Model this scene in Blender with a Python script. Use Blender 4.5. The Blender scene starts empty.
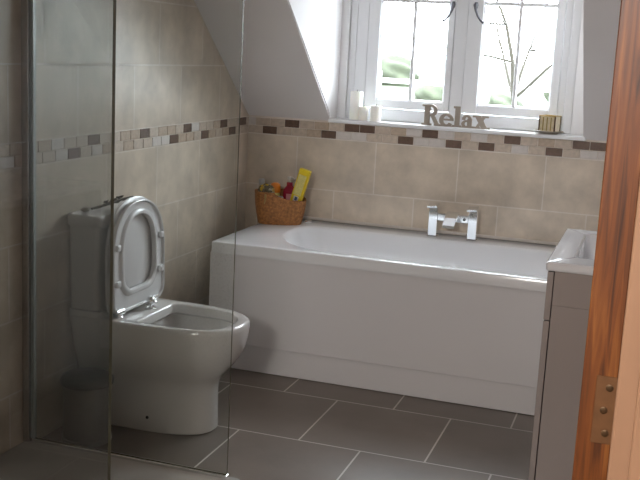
import bpy, bmesh, math, random
from mathutils import Vector, Matrix
random.seed(7)
PI = math.pi
C = bpy.context.scene.collection

# ------------------------------------------------------------------ materials
def srgb(r, g, b):
    f = lambda c: (c/255)/12.92 if c/255 <= .04045 else ((c/255+.055)/1.055)**2.4
    return (f(r), f(g), f(b), 1)

class NT:
    def __init__(s, name):
        s.m = bpy.data.materials.new(name); s.m.use_nodes = True
        s.t = s.m.node_tree; s.t.nodes.clear()
        s.out = s.t.nodes.new('ShaderNodeOutputMaterial')
    def n(s, kind, **kw):
        nd = s.t.nodes.new(kind)
        for k, v in kw.items():
            if k.startswith('i_'):
                nd.inputs[k[2:].replace('_', ' ')].default_value = v
            else: setattr(nd, k, v)
        return nd
    def l(s, a, b): s.t.links.new(a, b)
    def math(s, op, a, b=None):
        nd = s.n('ShaderNodeMath', operation=op)
        for i, x in enumerate((a, b)):
            if x is None: continue
            if isinstance(x, (int, float)): nd.inputs[i].default_value = x
            else: s.l(x, nd.inputs[i])
        return nd.outputs[0]

def mat(name, col, rough=.5, metal=0, var=.0, scale=20, bump=0, bscale=80, coat=0, spec=.5, trans=0, stretch=None):
    """plain principled surface with procedural colour variation and bump"""
    g = NT(name)
    p = g.n('ShaderNodeBsdfPrincipled')
    p.inputs['Roughness'].default_value = rough; p.inputs['Metallic'].default_value = metal
    p.inputs['Coat Weight'].default_value = coat; p.inputs['Specular IOR Level'].default_value = spec
    tc = g.n('ShaderNodeTexCoord'); vec = tc.outputs['Object']
    if stretch:
        mp = g.n('ShaderNodeMapping'); mp.inputs['Scale'].default_value = stretch
        g.l(vec, mp.inputs[0]); vec = mp.outputs[0]
    nz = g.n('ShaderNodeTexNoise'); nz.inputs['Scale'].default_value = scale; nz.inputs['Detail'].default_value = 6
    g.l(vec, nz.inputs['Vector'])
    rp = g.n('ShaderNodeValToRGB'); e = rp.color_ramp.elements
    e[0].position = .3; e[1].position = .7
    e[0].color = tuple(max(0, c*(1-var)) for c in col[:3])+(1,)
    e[1].color = tuple(min(1, c*(1+var)) for c in col[:3])+(1,)
    g.l(nz.outputs['Fac'], rp.inputs[0]); g.l(rp.outputs[0], p.inputs['Base Color'])
    if bump:
        nb = g.n('ShaderNodeTexNoise'); nb.inputs['Scale'].default_value = bscale
        g.l(vec, nb.inputs['Vector'])
        bp = g.n('ShaderNodeBump'); bp.inputs['Strength'].default_value = bump; bp.inputs['Distance'].default_value = .01
        g.l(nb.outputs['Fac'], bp.inputs['Height']); g.l(bp.outputs[0], p.inputs['Normal'])
    if trans: p.inputs['Subsurface Weight'].default_value = trans; p.inputs['Subsurface Radius'].default_value = (.01, .008, .005)
    g.l(p.outputs[0], g.out.inputs[0])
    return g.m

def tile_mat(name, axes, u0, v0, w, h, ca, cb, grout, mortar=.006, rough=.35, offset=.5, nscale=6, var=.25, bump=.05):
    g = NT(name)
    geo = g.n('ShaderNodeNewGeometry'); sp = g.n('ShaderNodeSeparateXYZ'); g.l(geo.outputs['Position'], sp.inputs[0])
    u = g.math('SUBTRACT', sp.outputs[axes[0]], u0); v = g.math('SUBTRACT', sp.outputs[axes[1]], v0)
    cb_ = g.n('ShaderNodeCombineXYZ'); g.l(u, cb_.inputs[0]); g.l(v, cb_.inputs[1])
    br = g.n('ShaderNodeTexBrick', offset=offset, offset_frequency=2, squash=1, squash_frequency=2)
    for k, x in (('Scale', 1), ('Mortar Size', mortar/2), ('Mortar Smooth', .1), ('Bias', 0), ('Brick Width', w), ('Row Height', h)):
        br.inputs[k].default_value = x
    br.inputs['Color1'].default_value = ca; br.inputs['Color2'].default_value = cb; br.inputs['Mortar'].default_value = grout
    g.l(cb_.outputs[0], br.inputs['Vector'])
    # mottling inside each tile
    nz = g.n('ShaderNodeTexNoise'); nz.inputs['Scale'].default_value = nscale; nz.inputs['Detail'].default_value = 8; nz.inputs['Roughness'].default_value = .6
    g.l(geo.outputs['Position'], nz.inputs['Vector'])
    mr = g.n('ShaderNodeMapRange'); mr.inputs['From Min'].default_value = .3; mr.inputs['From Max'].default_value = .7
    mr.inputs['To Min'].default_value = 1-var; mr.inputs['To Max'].default_value = 1+var*.6
    g.l(nz.outputs['Fac'], mr.inputs['Value'])
    mx = g.n('ShaderNodeMix', data_type='RGBA', blend_type='MULTIPLY'); mx.inputs['Factor'].default_value = 1
    g.l(br.outputs['Color'], mx.inputs['A']); g.l(mr.outputs['Result'], mx.inputs['B'])
    p = g.n('ShaderNodeBsdfPrincipled'); p.inputs['Specular IOR Level'].default_value = .4
    g.l(mx.outputs['Result'], p.inputs['Base Color'])
    rr = g.math('ADD', g.math('MULTIPLY', br.outputs['Fac'], .4), rough); g.l(rr, p.inputs['Roughness'])
    hh = g.math('SUBTRACT', g.math('MULTIPLY', nz.outputs['Fac'], .25), br.outputs['Fac'])
    bp = g.n('ShaderNodeBump'); bp.inputs['Strength'].default_value = bump; bp.inputs['Distance'].default_value = .003
    g.l(hh, bp.inputs['Height']); g.l(bp.outputs[0], p.inputs['Normal'])
    g.l(p.outputs[0], g.out.inputs[0])
    return g.m

def glass_mat(name, tint=(1, 1, 1, 1), gloss=1.0, dirt=None):
    g = NT(name)
    tr = g.n('ShaderNodeBsdfTransparent'); tr.inputs[0].default_value = tint
    gl = g.n('ShaderNodeBsdfGlossy'); gl.inputs['Roughness'].default_value = .0
    fr = g.n('ShaderNodeFresnel'); fr.inputs[0].default_value = 1.5
    geo = g.n('ShaderNodeNewGeometry')
    # fresnel of the outer side only, the two faces of the slab share it
    f = g.math('MULTIPLY', fr.outputs[0], gloss)
    f = g.math('MULTIPLY', f, g.math('SUBTRACT', 1, geo.outputs['Backfacing']))
    mx = g.n('ShaderNodeMixShader'); g.l(f, mx.inputs[0]); g.l(tr.outputs[0], mx.inputs[1]); g.l(gl.outputs[0], mx.inputs[2])
    last = mx
    if dirt:
        df = g.n('ShaderNodeBsdfDiffuse'); df.inputs[0].default_value = (.64, .65, .63, 1)
        tl = g.n('ShaderNodeBsdfTranslucent'); tl.inputs[0].default_value = (.64, .65, .63, 1)
        md = g.n('ShaderNodeMixShader'); md.inputs[0].default_value = .5
        g.l(df.outputs[0], md.inputs[1]); g.l(tl.outputs[0], md.inputs[2])
        m2 = g.n('ShaderNodeMixShader')
        g.l(dirt(g, geo), m2.inputs[0]); g.l(mx.outputs[0], m2.inputs[1]); g.l(md.outputs[0], m2.inputs[2])
        last = m2
    g.l(last.outputs[0], g.out.inputs[0])
    return g.m

def spots(g, geo, scale, thr, seedoff=0):
    vo = g.n('ShaderNodeTexVoronoi'); vo.inputs['Scale'].default_value = scale; vo.inputs['Randomness'].default_value = 1
    g.l(geo.outputs['Position'], vo.inputs['Vector'])
    return g.math('LESS_THAN', vo.outputs['Distance'], thr)

def smooth(g, v, a, b):
    mr = g.n('ShaderNodeMapRange', interpolation_type='SMOOTHSTEP')
    mr.inputs['From Min'].default_value = a; mr.inputs['From Max'].default_value = b
    g.l(v, mr.inputs['Value']); return mr.outputs['Result']

def dirt_back(g, geo):      # limescale film close to the wall profile, spots in the splash areas
    sp = g.n('ShaderNodeSeparateXYZ'); g.l(geo.outputs['Position'], sp.inputs[0])
    x, z = sp.outputs[0], sp.outputs[2]
    film = g.math('MULTIPLY', smooth(g, x, .42, .22), .075)
    nz = g.n('ShaderNodeTexNoise'); nz.inputs['Scale'].default_value = 9; g.l(geo.outputs['Position'], nz.inputs['Vector'])
    wn = smooth(g, nz.outputs['Fac'], .45, .62)
    s1 = g.math('MULTIPLY', spots(g, geo, 130, .22), g.math('MULTIPLY', wn, .16))
    zone = g.math('MULTIPLY', smooth(g, x, .52, .60), g.math('MULTIPLY', smooth(g, z, .95, .7), smooth(g, z, .3, .5)))
    s2 = g.math('MULTIPLY', spots(g, geo, 110, .3), g.math('MULTIPLY', zone, .05))
    left = smooth(g, x, .36, .2)
    s1 = g.math('MULTIPLY', s1, g.math('ADD', left, .1))
    return g.math('ADD', g.math('ADD', film, s1), g.math('ADD', s2, .004))

def dirt_side(g, geo):
    nz = g.n('ShaderNodeTexNoise'); nz.inputs['Scale'].default_value = 7; g.l(geo.outputs['Position'], nz.inputs['Vector'])
    wn = smooth(g, nz.outputs['Fac'], .4, .65)
    return g.math('ADD', g.math('MULTIPLY', spots(g, geo, 160, .2), g.math('MULTIPLY', wn, .12)), .012)

GROUT = srgb(228, 218, 208)
TA, TB = srgb(217, 203, 186), srgb(209, 194, 176)
ZT = .9625            # top of the lower wall tiles
M = {}
M['back_low'] = tile_mat('stone_tile_back', (0, 2), .2633-.4*5, ZT-.25*4, .4, .25, TA, TB, GROUT)
M['left_low'] = tile_mat('stone_tile_left', (1, 2), -.9569-.4*12, ZT-.25*4, .4, .25, TA, TB, GROUT)
M['left_high'] = tile_mat('stone_tile_left_upper', (1, 2), -.7554-.4*12, 1.290-.2475*2, .4, .2475, TA, TB, GROUT)
M['floor'] = tile_mat('floor_tile', (0, 1), .3583-.463*8, -.9378-.4635*12, .463, .4635, srgb(122, 110, 101), srgb(115, 104, 96), srgb(206, 198, 190), mortar=.0065, rough=.34, nscale=3, var=.18, bump=.05)
M['mosaic_light'] = mat('mosaic_pale', srgb(200, 184, 168), .45, var=.12, scale=60)
M['mosaic_mid'] = mat('mosaic_tan', srgb(188, 168, 148), .45, var=.12, scale=60)
M['mosaic_dark'] = mat('mosaic_brown', srgb(104, 80, 66), .4, var=.2, scale=60)
M['mosaic_white'] = mat('mosaic_white', srgb(212, 204, 198), .4, var=.05, scale=60)
M['grout'] = mat('grout', GROUT, .8, var=.05)
M['paint'] = mat('white_wall_paint', srgb(234, 229, 228), .85, var=.015, scale=3, bump=.03, bscale=150)
M['gloss_white'] = mat('white_gloss_paint', srgb(238, 238, 240), .3, var=.01, scale=5)
M['pvc'] = mat('white_frame_paint', srgb(232, 233, 236), .35, var=.01, scale=5)
M['ceramic'] = mat('white_ceramic', srgb(212, 208, 205), .12, var=.01, scale=4, coat=.3)
M['seat'] = mat('white_seat_plastic', srgb(226, 224, 224), .22, var=.01, scale=4)
M['acrylic'] = mat('white_acrylic', srgb(232, 232, 234), .15, var=.008, scale=4, coat=.3)
M['panel'] = mat('white_bath_panel', srgb(224, 221, 222), .3, var=.015, scale=2)
M['chrome'] = mat('chrome', (.86, .87, .88, 1), .08, 1, var=.02)
M['chrome_dull'] = mat('dull_chrome', (.55, .55, .55, 1), .22, 1, var=.03)
M['steel'] = mat('brushed_steel', (.42, .42, .42, 1), .35, 1, var=.05, stretch=(1, 1, .02))
M['dark_metal'] = mat('dark_grey_metal', (.12, .12, .12, 1), .35, .8, var=.05)
M['black'] = mat('black_plastic', (.02, .02, .02, 1), .4, var=.05)
M['hole'] = mat('dark_rubber', (.015, .013, .012, 1), .8)
M['water'] = mat('toilet_water', (.25, .27, .28, 1), .03, var=.02)
M['taupe'] = mat('taupe_gloss_cabinet', srgb(156, 145, 141), .25, var=.01, scale=3)
M['taupe_top'] = mat('white_basin_ceramic', srgb(226, 224, 226), .12, var=.01, scale=3, coat=.3)
M['basket'] = mat('wicker', srgb(168, 112, 62), .6, var=.4, scale=90, bump=.5, bscale=220)
M['candle'] = mat('ivory_wax', srgb(250, 248, 240), .45, var=.03, trans=.3)
M['wick'] = mat('wick', (.03, .025, .02, 1), .9)
M['relax'] = mat('grey_brown_painted_wood', srgb(158, 146, 134), .5, var=.06, scale=30)
M['yellow'] = mat('yellow_card', srgb(226, 196, 20), .4, var=.04)
M['pale_yellow'] = mat('pale_yellow_print', srgb(222, 208, 130), .45, var=.12, scale=120)
M['red'] = mat('crimson_plastic', srgb(150, 22, 52), .2, var=.05)
M['pinklabel'] = mat('pink_label', srgb(222, 150, 160), .5, var=.06)
M['whiteplastic'] = mat('white_plastic', srgb(216, 208, 200), .35)
M['orange'] = mat('orange_plastic', srgb(222, 128, 24), .35, var=.06)
M['greycap'] = mat('grey_cap_plastic', srgb(170, 168, 168), .3)
M['greenpack'] = mat('green_grey_plastic', srgb(120, 124, 92), .35, var=.15)
M['blue'] = mat('blue_print', srgb(70, 90, 130), .4)
M['gold'] = mat('gold_trim', srgb(176, 150, 92), .3, .7, var=.1)
M['bronze'] = mat('brown_trim', srgb(92, 68, 40), .4, .3, var=.1)
M['amber'] = mat('pearly_glass', srgb(226, 212, 178), .2, var=.1, scale=60, trans=.2)
M['saucer'] = mat('grey_beige_ceramic', srgb(140, 128, 114), .3, var=.04)
M['tray'] = mat('shower_tray_stone', srgb(176, 172, 166), .25, var=.06, scale=5)
M['seal'] = mat('clear_seal', srgb(190, 200, 200), .25, var=.03)
M['pewter'] = mat('pewter', (.16, .16, .18, 1), .35, .9, var=.1)
M['brass'] = mat('aged_brass', srgb(118, 84, 56), .5, .6, var=.12, scale=60)
M['screw'] = mat('screw_dark', srgb(92, 72, 52), .4, .8, var=.1)
M['pine'] = mat('pale_pine_trim', srgb(156, 120, 94), .45, var=.05, scale=4, stretch=(12, 12, .8))
M['lawn'] = mat('lawn', (.033, .038, .019, 1), .9, var=.25, scale=.6)
M['hedge'] = mat('hedge', (.031, .037, .020, 1), .9, var=.35, scale=3)
M['bark'] = mat('bark', (.024, .020, .013, 1), .9, var=.2, scale=10)
M['whitewood'] = mat('white_fence_paint', srgb(235, 235, 235), .6)
M['twig'] = mat('dried_twig', srgb(62, 54, 44), .8, var=.3, scale=80)
M['carpet'] = mat('hall_carpet', srgb(150, 132, 112), .95, var=.1, scale=200)
M['hallwall'] = mat('hall_paint', srgb(222, 214, 206), .85, var=.01)
M['glass_win'] = glass_mat('window_glass', (.985, .99, .985, 1), .8)
M['glass_back'] = glass_mat('shower_glass', (.965, .98, .97, 1), .9, dirt_back)
M['glass_side'] = glass_mat('shower_glass_tinted', (.79, .795, .785, 1), .9, dirt_side)
M['glass_edge'] = mat('glass_edge_green', srgb(88, 84, 66), .15, var=.05)

def wood_mat():
    g = NT('varnished_red_brown_wood')
    tc = g.n('ShaderNodeTexCoord'); mp = g.n('ShaderNodeMapping'); mp.inputs['Scale'].default_value = (22, 22, 1.1)
    g.l(tc.outputs['Object'], mp.inputs[0])
    nz = g.n('ShaderNodeTexNoise'); nz.inputs['Scale'].default_value = 5; nz.inputs['Detail'].default_value = 8; nz.inputs['Distortion'].default_value = 1.2
    g.l(mp.outputs[0], nz.inputs['Vector'])
    rp = g.n('ShaderNodeValToRGB'); e = rp.color_ramp.elements
    e[0].position = .28; e[1].position = .72
    e[0].color = srgb(60, 30, 10); e[1].color = srgb(140, 86, 36)
    m = e.new(.5); m.color = srgb(108, 58, 20)
    g.l(nz.outputs['Fac'], rp.inputs[0])
    p = g.n('ShaderNodeBsdfPrincipled'); p.inputs['Roughness'].default_value = .4
    g.l(rp.outputs[0], p.inputs['Base Color']); g.l(p.outputs[0], g.out.inputs[0])
    return g.m
M['wood'] = wood_mat()

# ------------------------------------------------------------------ builders
def obj(name, bm, m, parent=None, smooth_=False, kind=None, label=None):
    """links bm (world coordinates) as one mesh; as a child its vertices go relative to the parent's base"""
    me = bpy.data.meshes.new(name)
    bmesh.ops.recalc_face_normals(bm, faces=bm.faces)
    off = Vector((0, 0, 0))
    if parent:
        q = parent
        while q: off += q.location; q = q.parent
    else:
        vs = [v.co for v in bm.verts]
        off = Vector(((min(v.x for v in vs)+max(v.x for v in vs))/2, (min(v.y for v in vs)+max(v.y for v in vs))/2, min(v.z for v in vs)))
    bmesh.ops.translate(bm, verts=bm.verts, vec=-off)
    if smooth_:
        for f in bm.faces: f.smooth = True
        for e in bm.edges:
            if len(e.link_faces) == 2 and e.calc_face_angle(0) > .7: e.smooth = False
    bm.to_mesh(me); bm.free()
    for x in (m if isinstance(m, (list, tuple)) else [m]): me.materials.append(x)
    o = bpy.data.objects.new(name, me); C.objects.link(o)
    if parent: o.parent = parent
    else: o.location = off
    if kind: o['kind'] = kind
    if label: o['label'] = label
    return o

def tag(o, label, cat, group=None):
    o['label'] = label; o['category'] = cat
    if group: o['group'] = group
    return o

def thing(name, loc, label=None, cat=None, group=None, kind=None):
    o = bpy.data.objects.new(name, None); C.objects.link(o); o.location = loc; o.empty_display_size = .05
    if label: o['label'] = label
    if cat: o['category'] = cat
    if group: o['group'] = group
    if kind: o['kind'] = kind
    return o

def box(bm, x0, x1, y0, y1, z0, z1, bev=0, seg=2, mi=0):
    t = bmesh.new()
    vs = [t.verts.new(p) for p in ((x0,y0,z0),(x1,y0,z0),(x1,y1,z0),(x0,y1,z0),(x0,y0,z1),(x1,y0,z1),(x1,y1,z1),(x0,y1,z1))]
    for f in ((0,3,2,1),(4,5,6,7),(0,1,5,4),(1,2,6,5),(2,3,7,6),(3,0,4,7)): t.faces.new([vs[i] for i in f])
    if bev: bmesh.ops.bevel(t, geom=t.edges[:], offset=bev, segments=seg, affect='EDGES', profile=.5)
    merge(bm, t, mi); return bm

def merge(bm, t, mi=0, mx=None):
    if mx is not None: bmesh.ops.transform(t, matrix=mx, verts=t.verts)
    mp = {v: bm.verts.new(v.co) for v in t.verts}
    for f in t.faces:
        try:
            g = bm.faces.new([mp[v] for v in f.verts]); g.material_index = mi or f.material_index; g.smooth = f.smooth
        except ValueError: pass
    t.free()

def rings(bm, loops, cap0=True, cap1=True, closed=True, mi=0):
    """skins a list of equally long point loops"""
    R = [[bm.verts.new(p) for p in lp] for lp in loops]
    n = len(R[0])
    for a, b in zip(R, R[1:]):
        for i in range(n if closed else n-1):
            j = (i+1) % n
            f = bm.faces.new((a[i], a[j], b[j], b[i])); f.material_index = mi
    if cap0: bm.faces.new(R[0][::-1]).material_index = mi
    if cap1: bm.faces.new(R[-1]).material_index = mi
    return R

def tube(bm, pts, r, n=10, mi=0):
    pts = [Vector(p) for p in pts]; rr = r if isinstance(r, (list, tuple)) else [r]*len(pts)
    loops = []; up = None
    for i, p in enumerate(pts):
        d = (pts[min(i+1, len(pts)-1)]-pts[max(i-1, 0)]).normalized()
        if up is None:
            up = d.orthogonal().normalized()
        else: up = (up - d*up.dot(d)).normalized()
        s = d.cross(up)
        loops.append([p+(up*math.cos(2*PI*k/n)+s*math.sin(2*PI*k/n))*rr[i] for k in range(n)])
    rings(bm, loops, mi=mi); return bm

def lathe(bm, prof, cx, cy, cz=0, n=32, mi=0, tilt=None, cap0=True, cap1=True):
    t = bmesh.new()
    rings(t, [[(r*math.cos(2*PI*k/n), r*math.sin(2*PI*k/n), z) for k in range(n)] for r, z in prof], cap0, cap1)
    mx = Matrix.Translation((cx, cy, cz)) @ (tilt or Matrix.Identity(4))
    merge(bm, t, mi, mx); return bm

def rrect(x0, x1, y0, y1, r, z, n=8):
    """rounded rectangle loop"""
    if not isinstance(r, (list, tuple)): r = [r]*4
    out = []
    for (cx, cy, a0), q in zip(((x1, y0, -PI/2), (x1, y1, 0), (x0, y1, PI/2), (x0, y0, PI)), r):
        ccx = cx-q if cx == x1 else cx+q; ccy = cy-q if cy == y1 else cy+q
        for k in range(n+1):
            a = a0+PI/2*k/n; out.append((ccx+q*math.cos(a), ccy+q*math.sin(a), z))
    return out

def quad(bm, *pts, mi=0):
    f = bm.faces.new([bm.verts.new(p) for p in pts]); f.material_index = mi; return f

def prism(bm, pts, y0, y1, mi=0):
    """2D outline in x,z extruded along y"""
    rings(bm, [[(x, y0, z) for x, z in pts], [(x, y1, z) for x, z in pts]], mi=mi)

# ------------------------------------------------------------------ dimensions
ZS, SL = 1.05, .788                     # start of the sloping ceiling on the back wall, its slope
ZC = 2.30; YC = -(ZC-ZS)/SL             # flat ceiling
WX = 2.10; YF = -3.50
DX0, DX1, DZ = .429, 1.619, 2.10        # dormer
YD = -(DZ-ZS)/SL
zs = lambda y: ZS-SL*y

# ------------------------------------------------------------------ room shell
bm = bmesh.new(); box(bm, 0, WX, YF, 0, -.1, 0); obj('floor', bm, M['floor'], kind='structure')
bm = bmesh.new(); box(bm, -.0, WX+.0, 0, .15, -.1, ZT); obj('wall_back', bm, M['back_low'], kind='structure')
bm = bmesh.new(); box(bm, -.15, 0, YF, .15, -.1, ZT); obj('wall_left', bm, M['left_low'], kind='structure')
bm = bmesh.new()      # upper left wall, cut by the slope
pts = [(0, 0, ZT), (0, 0, ZS), (0, YC, ZC), (0, YF, ZC), (0, YF, ZT)]
rings(bm, [[(p[0], p[1], p[2]) for p in pts], [(-.15, p[1], p[2]) for p in pts]])
obj('wall_left', bm, M['left_high'], kind='structure')
bm = bmesh.new(); box(bm, 0, WX, 0, .07, ZT, 1.043); box(bm, 0, DX0-.011, 0, .07, 1.043, 1.06); box(bm, DX1+.011, WX, 0, .07, 1.043, 1.06); obj('wall_back', bm, M['grout'], kind='structure')
bm = bmesh.new(); box(bm, WX, WX+.15, YF, .15, -.1, ZC); obj('wall_right', bm, M['paint'], kind='structure')

# mosaic border: two rows of small bricks on the back and left wall
def mosaic():
    bm = bmesh.new(); P = .0766; g = .003; rnd = random.Random(3)
    def pick(darks, mids, k):
        if k in darks: return 2
        if k in mids: return 1
        return rnd.choice((0, 0, 0, 0, 3, 3) if rnd.random() > .2 else (1, 0))
    rows = ((1.005, 1.041, .195, {0, 4, 5, 9, 14, 18, 19}, {2, 7}), (.966, 1.002, .079, {0, 4, 9, 12, 14, 18}, {3}))
    for z0, z1, x0, dk, md in rows:
        for k in range(-4, 27):
            a = x0+k*P; b = a+P-g; a = max(a, .001); b = min(b, WX-.002)
            if b-a < .006: continue
            i = pick(dk, md, k)
            box(bm, a, b, -.0045, .001, z0, z1, .0012, 1, 0)
            for f in bm.faces[-26:]: f.material_index = i
    dl = ((1.005, 1.041, (-1.81, -1.514, -1.14, -.99, -.756, -.354, -.113), -.113), (.966, 1.002, (-1.635, -1.405, -1.26, -.869, -.556, -.48, -.237), -.165))
    for z0, z1, dark, yb in dl:
        for k in range(-2, 45):
            a = yb-k*P; b = a+P-g; b = min(b, -.006)
            if b-a < .006: continue
            i = rnd.choice((0, 0, 0, 0, 1, 3))
            for d in dark:
                if abs(a-d) < P/2: i = 2 if rnd.random() < .6 or d > -.3 else 1
            t0 = len(bm.faces); box(bm, -.001, .0045, a, b, z0, z1, .0012, 1, 0)
            bm.faces.ensure_lookup_table()
            for f in bm.faces[t0:]: f.material_index = i
    return bm
def fix_index(bm): bm.faces.ensure_lookup_table()
# (index table is refreshed per brick)
_old = box
def box(bm, *a, **k):
    r = _old(bm, *a, **k); bm.faces.ensure_lookup_table(); return r
obj('trim_1', mosaic(), [M['mosaic_light'], M['mosaic_mid'], M['mosaic_dark'], M['mosaic_white']], kind='structure')

# ceiling: flat part, sloping part around the dormer, dormer cheeks and top
bm = bmesh.new(); T = .12
box(bm, 0, WX, YF, YC, ZC, ZC+T); obj('ceiling', bm, M['paint'], kind='structure')
def slope(bm, x0, x1, ya, yb):      # ya nearer the back wall
    rings(bm, [[(x, ya, zs(ya)), (x, yb, zs(yb)), (x, yb, zs(yb)+T), (x, ya, zs(ya)+T)] for x in (x0, x1)])
bm = bmesh.new(); slope(bm, 0, DX0, 0, YC); obj('ceiling', bm, M['paint'], kind='structure')
bm = bmesh.new(); slope(bm, DX1, WX, 0, YC); obj('ceiling', bm, M['paint'], kind='structure')
bm = bmesh.new(); slope(bm, DX0, DX1, YD, YC); obj('ceiling', bm, M['paint'], kind='structure')
YW = .085           # inner face of the window wall inside the dormer
for nm, xa, xb in (('wall_left', DX0-.002, DX0+.004), ('wall_right', DX1-.004, DX1+.002)):
    bm = bmesh.new(); pts = [(.001, ZS+.012), (YW, ZS+.012), (YW, DZ), (YD, DZ)]
    rings(bm, [[(x, y, z) for y, z in pts] for x in (xa, xb)]); obj(nm, bm, M['paint'], kind='structure')
bm = bmesh.new(); box(bm, DX0-.1, DX1+.1, YD, .25, DZ, DZ+.05); obj('ceiling', bm, M['paint'], kind='structure')
# dormer window wall around the opening
OX0, OX1, OZ0, OZ1 = .470, 1.552, 1.066, 1.98
bm = bmesh.new()
box(bm, DX0-.1, OX0, YW, .25, 1.043, DZ); box(bm, OX1, DX1+.1, YW, .25, 1.043, DZ); box(bm, OX0, OX1, YW, .25, OZ1, DZ)
box(bm, OX0, OX1, .155, .25, 1.0, OZ0)
obj('wall_back', bm, M['gloss_white'], kind='structure')
bm = bmesh.new(); box(bm, -.1, WX+.1, .07, .155, ZT, 1.043); box(bm, -.1, DX0-.1, .05, .25, 1.0, 1.3); box(bm, DX1+.1, WX+.1, .05, .25, 1.0, 1.3); obj('wall_back', bm, M['paint'], kind='structure')
bm = bmesh.new(); box(bm, .420, 1.628, -.016, .154, 1.0435, 1.062, .004, 2)
obj('trim_2', bm, M['gloss_white'], kind='structure')      # window board

# ------------------------------------------------------------------ window
win = thing('window_1', ((OX0+OX1)/2, .12, 1.0625), kind='structure')
bm = bmesh.new(); Y0, Y1 = .105, .155
FZ0, FZ1 = 1.0625, OZ1-.001
CX = ((.563, .978), (1.040, 1.480)); CZ0, CZ1 = 1.124, 1.92
box(bm, OX0+.001, .561, Y0, Y1, FZ0, FZ1, .003); box(bm, 1.482, OX1-.001, Y0, Y1, FZ0, FZ1, .003)
box(bm, .979, 1.039, Y0, Y1, FZ0, FZ1, .003)
for a, b in ((.561, .979), (1.039, 1.482)):
    box(bm, a, b, Y0+.002, Y1, FZ0, 1.121, .003); box(bm, a, b, Y0+.002, Y1, CZ1+.003, FZ1, .003)
# outer moulding step of the frame
box(bm, .498, .506, Y0-.006, Y0+.002, FZ0, FZ1, .002); box(bm, 1.507, 1.515, Y0-.006, Y0+.002, FZ0, FZ1, .002)
obj('window_frame', bm, M['pvc'], win)
GL = ((.620, .950), (1.110, 1.445)); GZ0 = 1.166
for (a, b), (ga, gb) in zip(CX, GL):
    bm = bmesh.new(); y0, y1 = .098, .146; gt = CZ1-.045
    box(bm, a, ga, y0, y1, CZ0, CZ1, .003); box(bm, gb, b, y0, y1, CZ0, CZ1, .003)
    box(bm, ga, gb, y0+.001, y1, CZ0, GZ0, .003); box(bm, ga, gb, y0+.001, y1, gt, CZ1, .003)
    # glazing bead
    for q in ((ga, ga+.006, GZ0, gt), (gb-.006, gb, GZ0, gt), (ga, gb, GZ0, GZ0+.006), (ga, gb, gt-.006, gt)):
        box(bm, q[0], q[1], y0+.010, y1-.006, q[2], q[3], .001, 1)
    cs = obj('casement', bm, M['pvc'], win)
    bm = bmesh.new(); mid = (ga+gb)/2+.002
    box(bm, mid-.008, mid+.008, .104, .140, GZ0, gt, .002); box(bm, ga, gb, .1045, .1395, 1.625, 1.641, .002)
    obj('glazing_bar', bm, M['pvc'], cs)
    bm = bmesh.new(); box(bm, ga+.001, gb-.001, .120, .124, GZ0+.001, gt-.001); obj('pane', bm, M['glass_win'], cs)
# curled handles on the meeting stiles
for s, hx in ((-1, .968), (1, 1.074)):
    bm = bmesh.new(); z = 1.622; y = .086
    box(bm, hx-.008, hx+.008, .090, .098, z-.014, z+.014, .003)
    lathe(bm, [(.011, 0), (.011, .008), (.007, .012)], hx, .090, z, 16, tilt=Matrix.Rotation(PI/2, 4, 'X'))
    o = obj('window_handle', bm, M['pewter'], win, True)
    bm = bmesh.new()
    tube(bm, [(hx, y-.005, z+.008), (hx, y-.007, z-.008), (hx+s*.003, y-.008, z-.024), (hx+s*.012, y-.010, z-.046), (hx+s*.028, y-.012, z-.068), (hx+s*.044, y-.013, z-.080)],
         [.0065, .0080, .0060, .0052, .0048, .006], 10)
    obj('curled_tail', bm, M['pewter'], o, True)

# ------------------------------------------------------------------ bathtub
TX0, TX1, TY0, TY1, TZ = .175, 1.875, -.790, -.002, .560
tub = thing('bathtub', ((TX0+TX1)/2, (TY0+TY1)/2, 0), 'white built-in bathtub with a plain white panel, below the window', 'bathtub')
bm = bmesh.new()
L = []
L.append(rrect(TX0+.03, TX1-.03, TY0+.05, TY1-.03, .02, .20))
L.append(rrect(TX0+.02, TX1-.02, TY0+.05, TY1-.02, .02, .512))
L.append(rrect(TX0, TX1, TY0, TY1, .012, .512))
L.append(rrect(TX0, TX1, TY0, TY1, .012, TZ-.006))
L.append(rrect(TX0+.002, TX1-.002, TY0+.002, TY1-.002, .011, TZ-.002))
L.append(rrect(TX0+.006, TX1-.006, TY0+.006, TY1-.006, .010, TZ))
ia, ib, ic, id_ = .375, 1.77, -.735, -.175
rad = [.13, .13, .09, .36]
L.append(rrect(ia-.012, ib+.012, ic-.012, id_+.012, [r+.01 for r in rad], TZ))
L.append(rrect(ia-.003, ib+.003, ic-.003, id_+.003, rad, TZ-.003))
L.append(rrect(ia+.006, ib-.004, ic+.004, id_-.004, rad, TZ-.014))
L.append(rrect(ia+.05, ib-.02, ic+.018, id_-.018, rad, .46))
L.append(rrect(ia+.13, ib-.04, ic+.035, id_-.035, rad, .33))
L.append(rrect(ia+.22, ib-.06, ic+.055, id_-.055, rad, .22))
L.append(rrect(ia+.28, ib-.09, ic+.08, id_-.08, [.1]*4, .175))
L.append(rrect(ia+.33, ib-.14, ic+.12, id_-.12, [.08]*4, .165))
rings(bm, L)
obj('tub_shell', bm, M['acrylic'], tub, True)
bm = bmesh.new(); box(bm, TX0-.010, TX1, TY0+.020, TY0+.038, .118, .5115, .003)
box(bm, TX0-.010, TX0+.008, TY0+.0385, -.01, .118, .5115, .003)
obj('bath_panel', bm, M['panel'], tub)
bm = bmesh.new(); box(bm, TX0-.004, TX1, TY0+.030, TY0+.050, .002, .117, .002)
obj('plinth', bm, M['panel'], tub)
bm = bmesh.new(); box(bm, TX0+.01, TX1-.01, -.008, -.0005, .5605, .574, .003); 
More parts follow.
